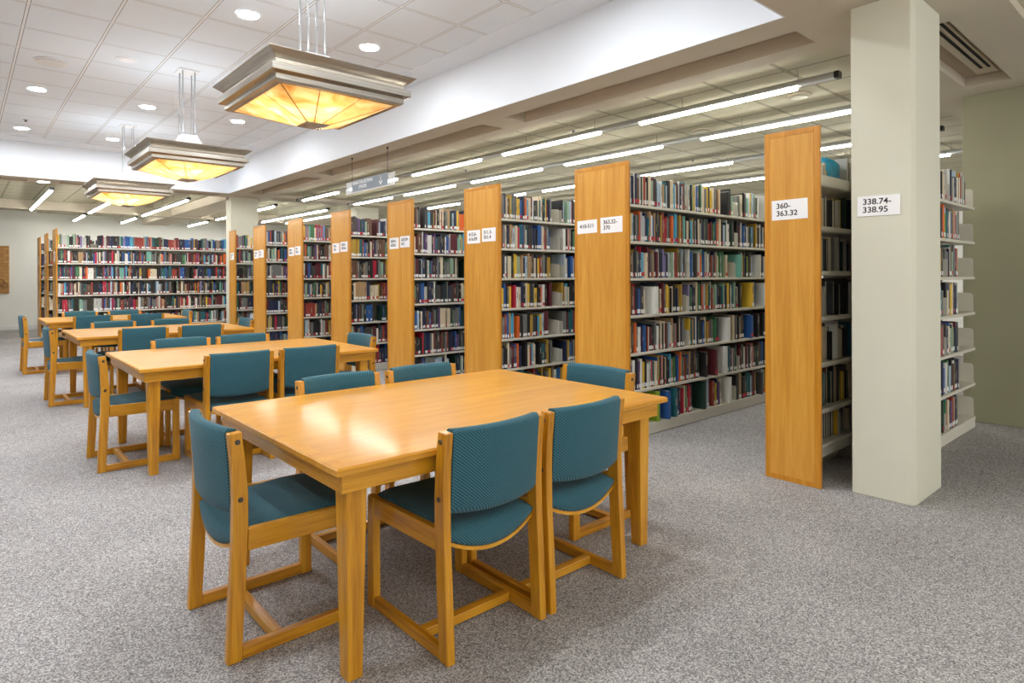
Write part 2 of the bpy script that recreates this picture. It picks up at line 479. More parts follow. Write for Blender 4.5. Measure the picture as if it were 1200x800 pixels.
t = thing('ceiling_speaker', (0.727, 7.525, ZW)); tag(t, 'flat round white ceiling disc near the first grid line', 'speaker')
mb = MB(); disc(mb, 0.15, -0.012, 0, 36); mb.build('rim', M['white_metal'], parent=t, bevel=0.004)
mb = MB(); disc(mb, 0.125, -0.02, -0.012, 36); mb.build('grille', M['baseboard'], parent=t, bevel=0.004)
t = thing('unlit_ceiling_ring', (1.33, 6.99, ZW)); tag(t, 'unlit round white ceiling fitting between two lit rows', 'ceiling fitting')
mb = MB(); disc(mb, 0.10, -0.006, 0, 32); mb.build('rim', M['white_metal'], parent=t, bevel=0.003)
mb = MB(); disc(mb, 0.07, -0.012, -0.006, 32); mb.build('cover', M['paper'], parent=t, bevel=0.003)
SPK = [((0.72, 10.5, ZW), 'dark sprinkler head in the white ceiling tiles'), ((5.6, 4.75, ZG), 'small dark sprinkler head above the first fluorescent row'),
       ((6.3, 7.55, ZG), 'small dark sprinkler head above the second fluorescent row'), ((8.405, 4.868, ZG), 'dark sprinkler head above the 410-511 bookcase'),
       ((5.55, 9.05, ZG), 'small dark sprinkler head behind the hanging sign')]
for p, l in SPK:
    t = thing('sprinkler_head', p); tag(t, l, 'sprinkler', 'ceiling sprinklers')
    mb = MB(); disc(mb, 0.035, -0.006, 0, 16); mb.build('plate', M['alu'], parent=t)
    mb = MB(); mb.tube((0, 0, -0.022), (0, 0, -0.006), 0.010, 8); disc(mb, 0.018, -0.026, -0.022, 12); mb.build('head', M['black'], parent=t)
for i, (p, l) in enumerate([((6.193, 2.50, ZG), 'shallow round ceiling fitting between the two front fluorescent rows'), ((6.75, 3.80, ZG), 'shallow round ceiling fitting behind the second fluorescent row')]):
    t = thing('ceiling_detector', p); tag(t, l, 'smoke detector', 'round fittings on the beige tiles')
    mb = MB(); disc(mb, 0.10, -0.02, 0, 28); mb.build('base', M['soffit'], parent=t, bevel=0.006)
    mb = MB(); disc(mb, 0.07, -0.032, -0.02, 24); mb.build('cover', M['column'], parent=t, bevel=0.006)

# fluorescent rows
ZL = 2.895
def light_row(x, y0, y1, lamps, ztop, label, group):
    t = thing('fluorescent_light_row', (x, y0, ZL)); tag(t, label, 'ceiling light', group)
    L = y1 - y0
    mb = MB()
    prof = [(-0.037, 0.012), (-0.037, 0.030), (-0.030, 0.055), (-0.012, 0.064), (0.012, 0.064), (0.030, 0.055), (0.037, 0.030), (0.037, 0.012)]
    mb.prism(prof, 'y', 0.0, L)
    mb.build('housing', M['alu'], parent=t)
    for a, b in lamps:
        mb = MB(); mb.prism([(-0.029, 0.011), (-0.018, -0.011), (0.018, -0.011), (0.029, 0.011)], 'y', a - y0, b - y0)
        mb.build('lamp', M['tube'], parent=t)
    for a, b in ((-0.035, 0.0), (L, L + 0.035)):
        mb = MB(); mb.prism([(-0.034, 0.006), (-0.042, 0.030), (-0.032, 0.060), (0.032, 0.060), (0.042, 0.030), (0.034, 0.006)], 'y', a, b)
        mb.build('end_cap', M['black'], parent=t, bevel=0.003)
    n = max(2, int(L / 1.0) + 1)
    for i in range(n):
        yy = 0.28 + (L - 0.5) * i / (n - 1)
        mb = MB(); mb.tube((0, yy, 0.06), (0, yy, ztop - ZL - 0.001), 0.0028, 6); mb.tube((0, yy, 0.058), (0, yy, 0.078), 0.009, 8, r2=0.004)
        mb.build('cable', M['cable'], parent=t)
    return t
LA = [(2.21, 3.71), (4.23, 5.74), (6.2, 7.75), (8.22, 9.72), (10.18, 11.63)]
G1 = 'suspended fluorescent rows over the bookcases'
light_row(5.42, 1.92, 11.85, LA, ZG, 'suspended fluorescent row closest to the white recess, black cap at its end', G1)
light_row(6.60, 1.92, 11.85, LA, ZG, 'second suspended fluorescent row out from the white recess', G1)
light_row(8.30, 1.92, 11.85, LA, ZG, 'third suspended fluorescent row, mostly behind the end panels', G1)
light_row(10.0, 1.92, 11.85, LA, ZG, 'farthest out suspended fluorescent row, glimpsed beside the pale column', G1)
G2 = 'suspended fluorescent rows beyond the recess'
LB = [(13.05, 15.0), (15.06, 16.92)]
ends2 = {1.26: 'over the aisle below the single downlight', 2.41: 'half hidden behind the third pendant', 3.57: 'just right of the third pendant',
         5.38: 'crossing behind the rear column', 6.64: 'showing two lamps beside the rear column', 7.35: 'ending over the fourth end panel'}
for x, l in ends2.items():
    light_row(x, 12.95, 16.95, LB, ZF, 'suspended fluorescent row beyond the recess, %s' % l, G2)
for x, l in {1.3: 'above the three small end panels', 2.41: 'above the rear bookcase near its panels', 3.57: 'above the middle of the rear bookcase', 5.38: 'low beside the rear column', 6.64: 'above the fifth end panel'}.items():
    if x == 1.3: continue
    light_row(x, 17.65, 19.6, [(17.75, 19.5)], ZF, 'short fluorescent fitting by the end wall, %s' % l, 'short fluorescent fittings by the end wall')
light_row(3.0, -3.5, 0.6, [(-3.4, -1.6), (-1.5, 0.5)], ZG, 'fluorescent row behind the viewpoint beside the soffit', 'fluorescent rows behind the viewpoint')
light_row(-0.5, -3.5, 0.6, [(-3.4, -1.6), (-1.5, 0.5)], ZG, 'fluorescent row behind the viewpoint over the open floor', 'fluorescent rows behind the viewpoint')

# pendants
def make_pendant():
    t = thing('pendant_lamp')
    def sq(h, z): return [(-h, -h, z), (h, -h, z), (h, h, z), (-h, h, z)]
    mb = MB()
    prof = [(0.505, 0.0), (0.520, 0.0), (0.520, -0.006), (0.462, -0.052), (0.458, -0.075), (0.470, -0.080), (0.492, -0.086), (0.492, -0.128),
            (0.468, -0.134), (0.456, -0.139), (0.456, -0.172), (0.440, -0.182), (0.405, -0.182), (0.405, -0.165), (0.440, -0.14), (0.45, -0.05), (0.495, -0.004)]
    mb.rings([sq(h, z) for h, z in prof], caps=False, sm=False)
    n = len(mb.v); m = 4; k = len(prof) - 1
    for i in range(4):
        j = (i + 1) % 4
        mb.f.append((k * m + i, k * m + j, j, i)); mb.mi.append(0); mb.sm.append(False)
    mb.build('rim_moulding', M['nickel'], parent=t, bevel=0.0015, seg=1)
    ho, hi, zo, zi = 0.408, 0.082, -0.180, -0.300
    for k in range(4):
        mb = MB()
        a = [(-ho, -ho, zo), (ho, -ho, zo), (hi, -hi, zi), (-hi, -hi, zi)]
        R = Matrix.Rotation(k * math.pi / 2, 3, 'Z')
        pts = [R @ Vector(p) for p in a]
        mb.poly(pts)
        g = mb.build('glass_panel', M['alabaster'], parent=t, fix=False)
        md = g.modifiers.new('thick', 'SOLIDIFY'); md.thickness = 0.004; md.offset = 0
        mb = MB()
        mb.tube(pts[1], pts[2], 0.0035, 6)
        lo = (pts[0] + pts[1]) / 2 + (pts[1] - pts[0]) * 0.18; mi = (pts[3] + pts[2]) / 2 + (pts[2] - pts[3]) * 0.18
        lo2 = (pts[0] + pts[1]) / 2 - (pts[1] - pts[0]) * 0.18; mi2 = (pts[3] + pts[2]) / 2 - (pts[2] - pts[3]) * 0.18
        mb.tube(lo, mi, 0.003, 6); mb.tube(lo2, mi2, 0.003, 6)
        mb.build('seam', M['seam'], parent=g)
    mb = MB(); mb.rings([sq(0.088, -0.297), sq(0.088, -0.303), sq(0.004, -0.325)], sm=False)
    mb.build('bottom_cap', M['nickel'], parent=t)
    mb = MB(); mb.rings([sq(0.16, -0.008), sq(0.16, 0.004), sq(0.085, 0.16), sq(0.085, 0.175)], sm=False, caps=True)
    mb.build('top_mount', M['white_metal'], parent=t)
    mb = MB(); mb.box(-0.45, -0.45, -0.062, 0.45, 0.45, -0.056); mb.build('light_block_pan', M['white_metal'], parent=t)  # unseen pan, added to keep the upward fill off the glass
    mb = MB()
    for sx, sy in ((1, 0), (-1, 0), (0, 1), (0, -1)):
        mb.box(min(0, sx * 0.46) - 0.008 * (sx == 0), min(0, sy * 0.46) - 0.008 * (sy == 0), -0.018, max(0, sx * 0.46) + 0.008 * (sx == 0), max(0, sy * 0.46) + 0.008 * (sy == 0), -0.010)
    mb.build('cross_brace', M['white_metal'], parent=t)
    for sx in (-1, 1):
        for sy in (-1, 1):
            mb = MB(); mb.tube((sx * 0.062, sy * 0.062, 0.17), (sx * 0.062, sy * 0.062, ZW - 2.70 - 0.004), 0.007, 10)
            mb.tube((sx * 0.062, sy * 0.062, 0.40), (sx * 0.062, sy * 0.062, 0.42), 0.010, 10)
            mb.build('rod', M['alu'], parent=t)
    mb = MB(); mb.box(-0.11, -0.11, ZW - 2.70 - 0.012, 0.11, 0.11, ZW - 2.70 - 0.001); mb.build('ceiling_plate', M['white_metal'], parent=t, bevel=0.003)
    return t
pend = [(3.965, 'largest pendant lamp, square nickel rim with amber glass, over the front tables'),
        (7.0, 'middle pendant lamp of three, square nickel rim and amber glass'),
        (10.02, 'smallest looking pendant lamp, square nickel rim, glass nearly white')]
p0 = make_pendant()
for i, (y, l) in enumerate(pend):
    t = p0 if i == 0 else copy_tree(p0)
    t.location = (1.92, y, 2.70); tag(t, l, 'pendant lamp', 'square nickel pendant lamps')
    ld = bpy.data.lights.new('fill_uplight', 'AREA'); ld.shape = 'SQUARE'; ld.size = 0.5; ld.energy = W_UP; ld.color = (0.97, 0.98, 1.0)  # added fill light, brightens the white ceiling
    lo = bpy.data.objects.new('fill_uplight', ld); COL.objects.link(lo); lo.parent = t; lo.location = (0, 0, -0.045); lo.rotation_euler = (math.pi, 0, 0)
    for k, (dx, dy) in enumerate(((0.235, 0), (-0.235, 0), (0, 0.235), (0, -0.235))):
        ld = bpy.data.lights.new('bulb', 'POINT'); ld.energy = W_BULB; ld.color = (1.0, 0.93, 0.80); ld.shadow_soft_size = 0.03
        lo = bpy.data.objects.new('bulb', ld); COL.objects.link(lo); lo.parent = t; lo.location = (dx, dy, -0.192)

# hanging wayfinding sign
def text_obj(body, size, m, parent, loc, rot, align='LEFT', bold=0.0, sx=1.0, name='lettering', space=1.0):
    cu = bpy.data.curves.new(name, 'FONT'); cu.body = body; cu.size = size; cu.align_x = align; cu.offset = bold
    cu.extrude = 0.0004; cu.space_line = space; cu.materials.append(m)
    tmp = bpy.data.objects.new(name, cu); COL.objects.link(tmp)
    me = bpy.data.meshes.new_from_object(tmp); bpy.data.objects.remove(tmp)
    o = bpy.data.objects.new(name, me); COL.objects.link(o)
    o.parent = parent; o.location = loc; o.rotation_euler = rot; o.scale = (sx, 1, 1)
    return o
FACE = (math.pi / 2, 0, -math.pi / 2)      # faces -X, reads towards -Y
sg = thing('hanging_sign', (4.235, 7.08, 2.505)); tag(sg, 'grey wayfinding sign with a down arrow hung in clear acrylic from the soffit', 'sign')
mb = MB(); mb.box(-0.003, -0.62, 0, 0.003, 0.62, 0.155); mb.build('acrylic_plate', M['acrylic'], parent=sg)
mb = MB(); mb.box(-0.008, -0.46, 0.012, -0.004, 0.45, 0.165); pn = mb.build('printed_panel', M['sign_grey'], parent=sg)
mb = MB(); mb.box(-0.010, -0.62, -0.006, 0.006, 0.62, 0.002); mb.build('bottom_edge', M['white_metal'], parent=sg)
text_obj('MAIN COLLECTION', 0.058, M['paper'], pn, (-0.009, 0.42, 0.105), FACE, bold=0.001, sx=1.0)
text_obj('STACKS', 0.058, M['paper'], pn, (-0.009, 0.26, 0.045), FACE, bold=0.001, sx=1.0)
mb = MB(); mb.box(-0.0095, -0.305, 0.06, -0.0088, -0.295, 0.145)
mb.prism([(-0.30, 0.028), (-0.345, 0.075), (-0.335, 0.083), (-0.30, 0.046), (-0.265, 0.083), (-0.255, 0.075)], 'x', -0.0095, -0.0088)
mb.build('arrow', M['paper'], parent=pn)
for y in (0.445, -0.46):
    mb = MB(); mb.tube((-0.004, y, 0.16), (-0.004, y, ZS - 2.505), 0.0035, 6); mb.tube((-0.004, y, ZS - 2.505 - 0.02), (-0.004, y, ZS - 2.505), 0.012, 8)
    mb.build('hanger_wire', M['black'], parent=sg)

# framed picture on the end wall
pc = thing('wall_picture', (0.2, 19.79, 1.57)); tag(pc, 'brown wooden relief picture hung on the white end wall', 'picture')
def pic_mat():
    m, nt, b = new_mat('relief_wood')
    tc = N(nt, 'ShaderNodeTexCoord')
    br = N(nt, 'ShaderNodeTexBrick'); br.inputs['Scale'].default_value = 3.0
    br.inputs['Color1'].default_value = srgb(190, 142, 80); br.inputs['Color2'].default_value = srgb(164, 116, 60); br.inputs['Mortar'].default_value = srgb(128, 88, 48)
    br.inputs['Mortar Size'].default_value = 0.01
    mp = N(nt, 'ShaderNodeMapping'); mp.inputs['Rotation'].default_value = (math.pi / 2, 0, 0)
    nt.links.new(tc.outputs['Object'], mp.inputs[0]); nt.links.new(mp.outputs[0], br.inputs[0])
    nt.links.new(br.outputs[0], b.inputs['Base Color']); b.inputs['Roughness'].default_value = 0.6
    return m
mb = MB(); mb.box(-0.79, -0.05, -0.62, 0.79, 0.0, 0.62); mb.build('panel', pic_mat(), parent=pc, bevel=0.008)
mb = MB()
for (x, z, r) in ((0.60, -0.34, 0.09), (0.68, -0.40, 0.07), (0.45, -0.25, 0.12), (0.3, -0.38, 0.1)):
    for i in range(18):
        a = 2 * math.pi * i / 18; b_ = 2 * math.pi * (i + 1) / 18
        mb.tube((x + r * math.cos(a), -0.056, z + r * math.sin(a)), (x + r * math.cos(b_), -0.056, z + r * math.sin(b_)), 0.008, 6)
mb.build('carved_line', plain('carved_dark', srgb(96, 62, 34), 0.6), parent=pc)

# ------------------------------------------------------------------ tables
def make_table():
    t = thing('reading_table')
    W, D, H = 1.842, 1.233, 0.737
    bw = 0.05
    mb = MB(); mb.box(bw, bw, H - 0.028, W - bw, D - bw, H); top = mb.build('tabletop', M['top'], parent=t)
    mb = MB()
    prof = [(0.0, H - 0.024), (0.012, H - 0.029), (bw, H - 0.029), (bw, H), (0.006, H), (0.0, H - 0.006)]
    def ring(o, z): return [(o, o, z), (W - o, o, z), (W - o, D - o, z), (o, D - o, z)]
    rr = [ring(o, z) for o, z in prof]
    mb.rings(rr, caps=False, sm=False)
    k = len(rr) - 1
    for i in range(4):
        j = (i + 1) % 4
        mb.f.append((k * 4 + i, k * 4 + j, j, i)); mb.mi.append(0); mb.sm.append(False)
    mb.build('edge_band', M['band_x'], parent=top)
    ap = 0.035
    for y0 in (ap, D - ap - 0.022):
        mb = MB(); mb.box(ap, y0, 0.642, W - ap, y0 + 0.022, H - 0.029); mb.build('apron', M['oak_x'], parent=t, bevel=0.002)
    for x0 in (ap, W - ap - 0.022):
        mb = MB(); mb.box(x0, ap + 0.022, 0.642, x0 + 0.022, D - ap - 0.022, H - 0.029); mb.build('apron', M['oak_y'], parent=t, bevel=0.002)
    for sx in (0, 1):
        for sy in (0, 1):
            ox, oy = 0.066, 0.062
            x0 = ox if sx == 0 else W - ox; y0 = oy if sy == 0 else D - oy
            dx = 1 if sx == 0 else -1; dy = 1 if sy == 0 else -1
            def q(w, z, off=0.0):
                a, b, c, d = x0 + dx * off, x0 + dx * (off + w), y0 + dy * off, y0 + dy * (off + w)
                return [(min(a, b), min(c, d), z), (max(a, b), min(c, d), z), (max(a, b), max(c, d), z), (min(a, b), max(c, d), z)]
            mb = MB(); mb.rings([q(0.056, 0.0, 0.008), q(0.079, 0.642, 0.0), q(0.079, H - 0.03, 0.0)], sm=False)
            mb.build('leg', M['oak_z'], parent=t, bevel=0.003)
    return t
TX = 0.922
TY = [1.742, 4.48, 7.30, 10.15]
tl = ['large honey oak reading table in front, glossy top with chairs all round', 'second reading table, honey oak, partly hidden behind the front table',
      'third reading table back, honey oak top reflecting the pendants', 'rearmost reading table, honey oak, before the three small end panels']
tb = make_table()
for i, y in enumerate(TY):
    t = tb if i == 0 else copy_tree(tb)
    t.location = (TX, y, 0); tag(t, tl[i], 'table', 'oak reading tables')

# ------------------------------------------------------------------ chairs
def make_chair():
    t = thing('reading_chair')
    HW, TH = 0.247, 0.034
    rear = [(0.0, 0.0), (0.010, 0.236), (0.020, 0.42), (0.0225, 0.56), (0.018, 0.68), (0.006, 0.80)]
    front = [(0.053, 0.802), (0.066, 0.70), (0.076, 0.58), (0.076, 0.46), (0.073, 0.42), (0.064, 0.22), (0.051, 0.0)]
    for s in (-1, 1):
        a, b = sorted((s * HW, s * (HW - TH)))
        mb = MB(); mb.prism(rear + front, 'x', a, b); mb.build('leg', M['oak_z'], parent=t, bevel=0.004)
        mb = MB(); mb.prism([(0.487, 0.0), (0.536, 0.0), (0.533, 0.445), (0.526, 0.453), (0.488, 0.449)], 'x', a, b); mb.build('leg', M['oak_z'], parent=t, bevel=0.004)
        mb = MB(); mb.prism([(0.052, 0.002), (0.487, 0.002), (0.487, 0.046), (0.055, 0.046)], 'x', a + 0.003, b - 0.003); mb.build('floor_runner', M['oak_y'], parent=t, bevel=0.003)
        mb = MB(); mb.prism([(0.074, 0.378), (0.487, 0.372), (0.487, 0.449), (0.077, 0.455)], 'x', a + 0.003, b - 0.003); mb.build('seat_rail', M['oak_y'], parent=t, bevel=0.003)
        for (y, z) in ((0.038, 0.768), (0.048, 0.565)):
            mb = MB(); mb.tube((s * (HW - 0.002), y, z), (s * (HW + 0.004), y, z), 0.011, 14, r2=0.008); mb.build('bolt', M['bolt'], parent=t)
    mb = MB(); mb.box(-HW + TH, 0.175, 0.008, HW - TH, 0.212, 0.044); mb.build('stretcher', M['oak_x'], parent=t, bevel=0.003)
    IW = HW - TH - 0.001
    def sag(x): return 1 - (x / IW) ** 2
    xs = [IW * math.sin(math.pi / 2 * k / 10) for k in range(-10, 11)]
    # moulded plywood pan under the cushion
    mb = MB(); rg = []
    for x in xs:
        zb = 0.405 - 0.056 * sag(x)
        rg.append([(x, 0.045 - 0.018 * sag(x), zb - 0.008), (x, 0.52, zb - 0.008), (x, 0.52, zb + 0.006), (x, 0.045 - 0.018 * sag(x), zb + 0.006)])
    mb.rings(rg, sm=False); mb.build('seat_pan', M['oak_x'], parent=t)
    # seat cushion
    mb = MB(); rg = []
    for x in xs:
        e = 1 - abs(x / IW) ** 6
        zb = 0.411 - 0.056 * sag(x); zt = 0.452 + 0.020 * e - 0.014 * sag(x); y0 = 0.040 - 0.022 * sag(x); y1 = 0.532 + 0.012 * sag(x)
        r = []
        for (yy, zz) in ((y0 + 0.012, zb), (y1 - 0.03, zb), (y1 - 0.008, zb + 0.008), (y1, zb + 0.4 * (zt - zb)), (y1 - 0.004, zt - 0.012), (y1 - 0.03, zt + 0.002), (y1 - 0.15, zt + 0.006),
                         (y0 + 0.2, zt - 0.004), (y0 + 0.06, zt - 0.006), (y0 + 0.015, zt - 0.014), (y0, zb + 0.5 * (zt - zb)), (y0 + 0.002, zb + 0.01)):
            r.append((x, yy, zz))
        rg.append(r)
    mb.rings(rg); mb.build('seat_cushion', M['fabric'], parent=t)
    # curved back cushion
    mb = MB(); rg = []
    for x in xs:
        c = 1 - (x / IW) ** 2
        bow = -0.034 * c
        z0 = 0.508 - 0.012 * c; z1 = 0.806 + 0.008 * c * 0 + 0.006
        def yc(z): return 0.044 + (z - 0.58) * -0.075
        th = 0.024
        r = []
        for (dy, z) in ((-th * 0.6, z0 + 0.004), (th * 0.5, z0), (th, z0 + 0.02), (th, z0 + 0.12), (th, z0 + 0.2), (th, z1 - 0.02), (th * 0.6, z1 - 0.003), (-th * 0.5, z1), (-th, z1 - 0.015),
                         (-th, z1 - 0.1), (-th, z0 + 0.12), (-th, z0 + 0.025)):
            r.append((x, yc(z) + dy + bow, z))
        rg.append(r)
    mb.rings(rg); mb.build('back_cushion', M['fabric'], parent=t)
    return t
H90 = math.pi / 2
def chair_spots(k):
    y = TY[k]
    A = [(0.715, 2.398), (0.73, 5.08), (0.71, 7.90), (0.665, 10.70)][k]
    Bx, Cx = [(1.548, 2.068), (1.57, 2.115), (1.54, 2.135), (1.48, 2.175)][k]
    Dx, Ex = [(1.612, 2.165), (1.52, 2.07), (1.475, 2.145), (1.49, 2.125)][k]
    F = [(2.955, 2.305), (2.955, 5.05), (2.955, 8.02), (2.955, 10.72)][k]
    n0 = [1.666, 4.40, 7.23, 10.08][k]; f0 = [3.052, 5.79, 8.60, 11.46][k]
    return [(A[0], A[1], -H90, 'at the table end facing the open floor'), (Bx, n0, 0, 'on the front long side, nearer the open floor'),
            (Cx, n0, 0, 'on the front long side, nearer the bookcases'), (Dx, f0, math.pi, 'on the rear long side, nearer the open floor'),
            (Ex, f0, math.pi, 'on the rear long side, nearer the bookcases'), (F[0], F[1], H90, 'at the table end by the bookcases')]
tn = ['front table', 'second table', 'third table', 'rearmost table']
c0 = make_chair(); first = True
rnd = random.Random(5)
for k in range(4):
    for (x, y, rz, w) in chair_spots(k):
        c = c0 if first else copy_tree(c0)
        first = False
        c.location = (x, y, 0); c.rotation_euler = (0, 0, rz)
        tag(c, 'teal padded oak chair %s, %s' % (w, tn[k]), 'chair', 'teal and oak reading chairs')

# ------------------------------------------------------------------ bookcases
YB0, DY, WB = 1.4924, 1.5362, 0.565
XE = 4.2507
BOARD = [1.935, 1.631, 1.327, 1.018, 0.705, 0.396, 0.10]
BAY = 0.893
DEP = 0.255
BEND = []
def shelf_side(t, x0, bays, yf, sgn, split, z0b=0.0, low=None):
    """one face of a stack: boards with end brackets, base plinth"""
    boards = low or BOARD
    for z in boards:
        for k in range(bays if split else 1):
            a = x0 + BAY * k + 0.002; b = x0 + BAY * (k + 1 if split else bays) - 0.002
            mb = MB(); ya, yb = sorted((yf, yf + sgn * DEP))
            mb.box(a, ya, z - 0.022, b, yb, z)
            mb.build('shelf', M['metal_cream'], parent=t, bevel=0.002 if split else 0)
            if split:
                for xx in (a, b - 0.004):
                    mb = MB(); yy = yf + sgn * 0.025
                    mb.prism([(yy, z), (yf + sgn * DEP, z), (yf + sgn * DEP, z + 0.17), (yy + sgn * 0.015, z + 0.15), (yy, z + 0.13)], 'x', xx, xx + 0.004)
                    mb.build('shelf_bracket', M['metal_cream'], parent=t)
    ya, yb = sorted((yf + sgn * 0.004, yf + sgn * 0.02))
    mb = MB(); mb.box(x0, ya, 0.004, x0 + BAY * bays, yb, boards[-1] - 0.022); mb.build('base_plinth', M['metal_cream'], parent=t, bevel=0.002)

def end_panel(t, x, ya, yb, th=0.024):
    """oak end panel with a mitred border"""
    mb = MB(); e = 0.035
    mb.box(x, ya + e, e, x + th, yb - e, 2.286 - e); p = mb.build('end_panel', M['panel'], parent=t)
    mb = MB()
    mb.box(x - 0.001, ya, 0, x + th, ya + e, 2.286); mb.box(x - 0.001, yb - e, 0, x + th, yb, 2.286)
    mb.box(x - 0.001, ya + e, 2.286 - e, x + th, yb - e, 2.286); mb.box(x - 0.001, ya + e, 0, x + th, yb - e, e)
    mb.build('panel_edging', M['panel_edge'], parent=p, bevel=0.003)
    return p

def uprights(t, x0, bays, yc, step=True):
    for k in range(bays + 1):
        x = x0 + BAY * k
        a = x - (0.015 if k else 0.0); b = x + (0.015 if k < bays else 0.0)
        mb = MB(); mb.box(a, yc - 0.022, 0, b, yc + 0.022, 2.03); mb.build('upright', M['metal_back'], parent=t)

# paper signs: y of the sign's centre is given from the panel's near edge
def paper_sign(x, y, z, w, h, txt, label, size, tilt=0.0, dx=0.0):
    t = thing('paper_sign', (x - 0.0015, y, z)); tag(t, label, 'sign', 'paper shelf signs')
    t.rotation_euler = (tilt, 0, 0)
    mb = MB(); mb.box(-0.0006, -w / 2, -h / 2, 0.0006, w / 2, h / 2); mb.build('sheet', M['paper'], parent=t)
    text_obj(txt, size, M['ink'], t, (-0.001, w / 2 - 0.028 - dx, h * 0.08 if '\n' in txt else -0.01), FACE, bold=size * 0.016, sx=1.0, space=1.0)
    return t

PSEQ_K1 = {
    0: 'b29 i42 w21 v30 b26 G30 d44 r22 e22 k22 e27 q31 m32 c37 i55 w23 t33 T28 i19 k48 e43 s39 b44 w15 v25 G30 r13 T17 e15 _41 G46 k21 q21 y26 G21 u57 k16 n27 w22 e38 g27 y44 k28 y62 g45 b34 t46 k118 w36 g48 q30 _92 g50 e76 k19 g45 a45 w46 y26 i46 g33 q54 w27 G103',
    1: 'v8 e25 y17 i29 k17 g26 c30 o24 i19 G26 V22 v26 T22 t22 w27 u24 t39 c37 r23 Y19 r33 C38 r14 g19 v24 r14 o34 s64 b30 Y25 r40 a35 v36 e36 k21 s36 Y21 c16 i26 k24 e32 G16 c70 g16 d55 r28 m50 n23 T45 o52 e70 i41 d24 w66 c24 d30 c49 _49 k31 m38 G32 v13 u38 c19 v32 G65 c26 s40 m20 Y87 c48 w41 T41',
    2: 'w21 k21 t17 v17 Y8 k43 c43 C9 s33 G19 e35 m40 r40 t9 v32 m32 w37 d37 V52 k33 i19 G24 q34 w19 r29 c29 Y15 k50 i50 _61 w26 u36 q21 k63 G30 w6 o32 q27 u38 G27 n16 w28 d44 r22 g23 v23 r28 q40 n46 i17 n35 e89 a208 d63 e32 Y51 v26 l45 c33 r20 i20 G107 v61 e27 T62',
    3: 'p37 b29 C17 k51 u73 e22 w143 d46 k55 m70 y43 Y24 k19 e29 k44 v34 Y60 _106 V31 n26 v47 k26 e37 n35 k16 o54 i33 Y55 T22 G28 r34 q51 u63 k35 T29 q41 v30 y42 k24 w42 T30 q37 k25 G31 c88 y168 G26 m40 u40 w177',
    4: 'e25 d21 b34 o47 w30 r39 u35 d22 r9 w22 m45 k22 c41 w32 k46 k61 m28 g24 i24 e19 t53 p29 k39 e45 g35 _81 y21 T31 t26 v26 w21 u26 v14 n37 k32 u27 k49 Y33 r33 T56 n45 d74 w135 m66 e85 m49 k37 g63 b57 u116 G26 k113 e20 k123 p28',
    5: 'w25 u21 w34 k47 P21 w30 v17 y31 k31 w31 G31 C18 T63 u18 Y28 k18 p28 k23 e47 k24 s38 t29 n24 k29 u25 o55 n15 g25 r25 b25 u36 t26 k57 b26 v32 d30 k108 e33 m134 w184 Y29 v48 T42 P42 e43 d37 _50 m50 d51 w45 m32 w32 c26 w26 p59 d53 d54 b55 u55',
    6: 'u181 k85 l133 k42 u109 T122 P55 v30 C76 e21 n36 C42 c32 d194 e36 i61 r91 k29 y46 P35 e35 w132 _141 k69 t64 k64 d39 T66 i47 m61 Y27 c103',
}
PSEQ_K2 = {
    0: 'k15 g37 v45 b30 Y30 T23 g46 y55 u31 v32 o32 s32 e32 m24 w49 c49 T25 e33 k25 T17 y25 m25 v60 _148 k27 i27 q81 i36 r22',
    1: 'r30 g37 e23 v38 t38 i46 e31 C31 T39 u47 w16 d32 c48 v49 k41 u58 e42 r59 u26 _209 w45 k36 p72 k22',
    2: 'k60 w38 e53 d38 y46 q39 t47 v32 i40 t48 b49 e49 y33 r33 g50 k34 Y51 _218 i27 e36 u94',
    3: 'n22 y28 u47 g19 y28 C77 w68 v39 k60 y60 k41 y41 k51 o31 w63 m96 _152 Y33 b45 s45 k68',
    4: 'k60 r28 u28 Y28 s38 o87 c49 g69 k40 Y40 c71 s31 y31 i42 m74 _217 g67 m45 T68',
    5: 'Y41 k56 e47 m48 u39 o68 k89 e30 r30 s20 e41 k93 T73 Y32 k64 _152 v89 Y34 u68',
}

books = []     # every book: dict(x, w, y (spine plane), z, h, d, c, lean, case, shelf, n, sgn, tag, score)
rb = random.Random(11)
DARK = 'kkkkkkccccccvvvvvdddddmmmbbbrTTuugggGGeewtYyCqPni'
MID = 'kkkkccccvvvvddmmmbbbrTTuugggGGeewwttYysaCqoPpniV'
LIGHT = 'wwwwwGGGeeeeiiiiqqasskcvmrTuytgpG'
def book_dims(rr, tall=1.0):
    return rr.choice((rr.uniform(0.20, 0.225), rr.uniform(0.22, 0.25), rr.uniform(0.24, 0.268))) * tall, rr.uniform(0.14, 0.18)
def add_book(case, shelf, x, w, yf, sgn, z, c, rr, h=None, d=None, lean=0.0, out=0.0, tg=None):
    hh, dd = book_dims(rr)
    if tg is None:
        tg = rr.choices('wrn', (0.62, 0.16, 0.22))[0]
    b = dict(case=case, shelf=shelf, x=x, w=w, y=yf + sgn * (0.012 + rr.uniform(0, 0.014) - out), sgn=sgn, z=z, h=h or hh, d=d or dd, c=c, lean=lean, tg=tg,
             title=rr.random() < 0.28, tz=rr.uniform(0.45, 0.75), seed=rr.random())
    books.append(b); return b
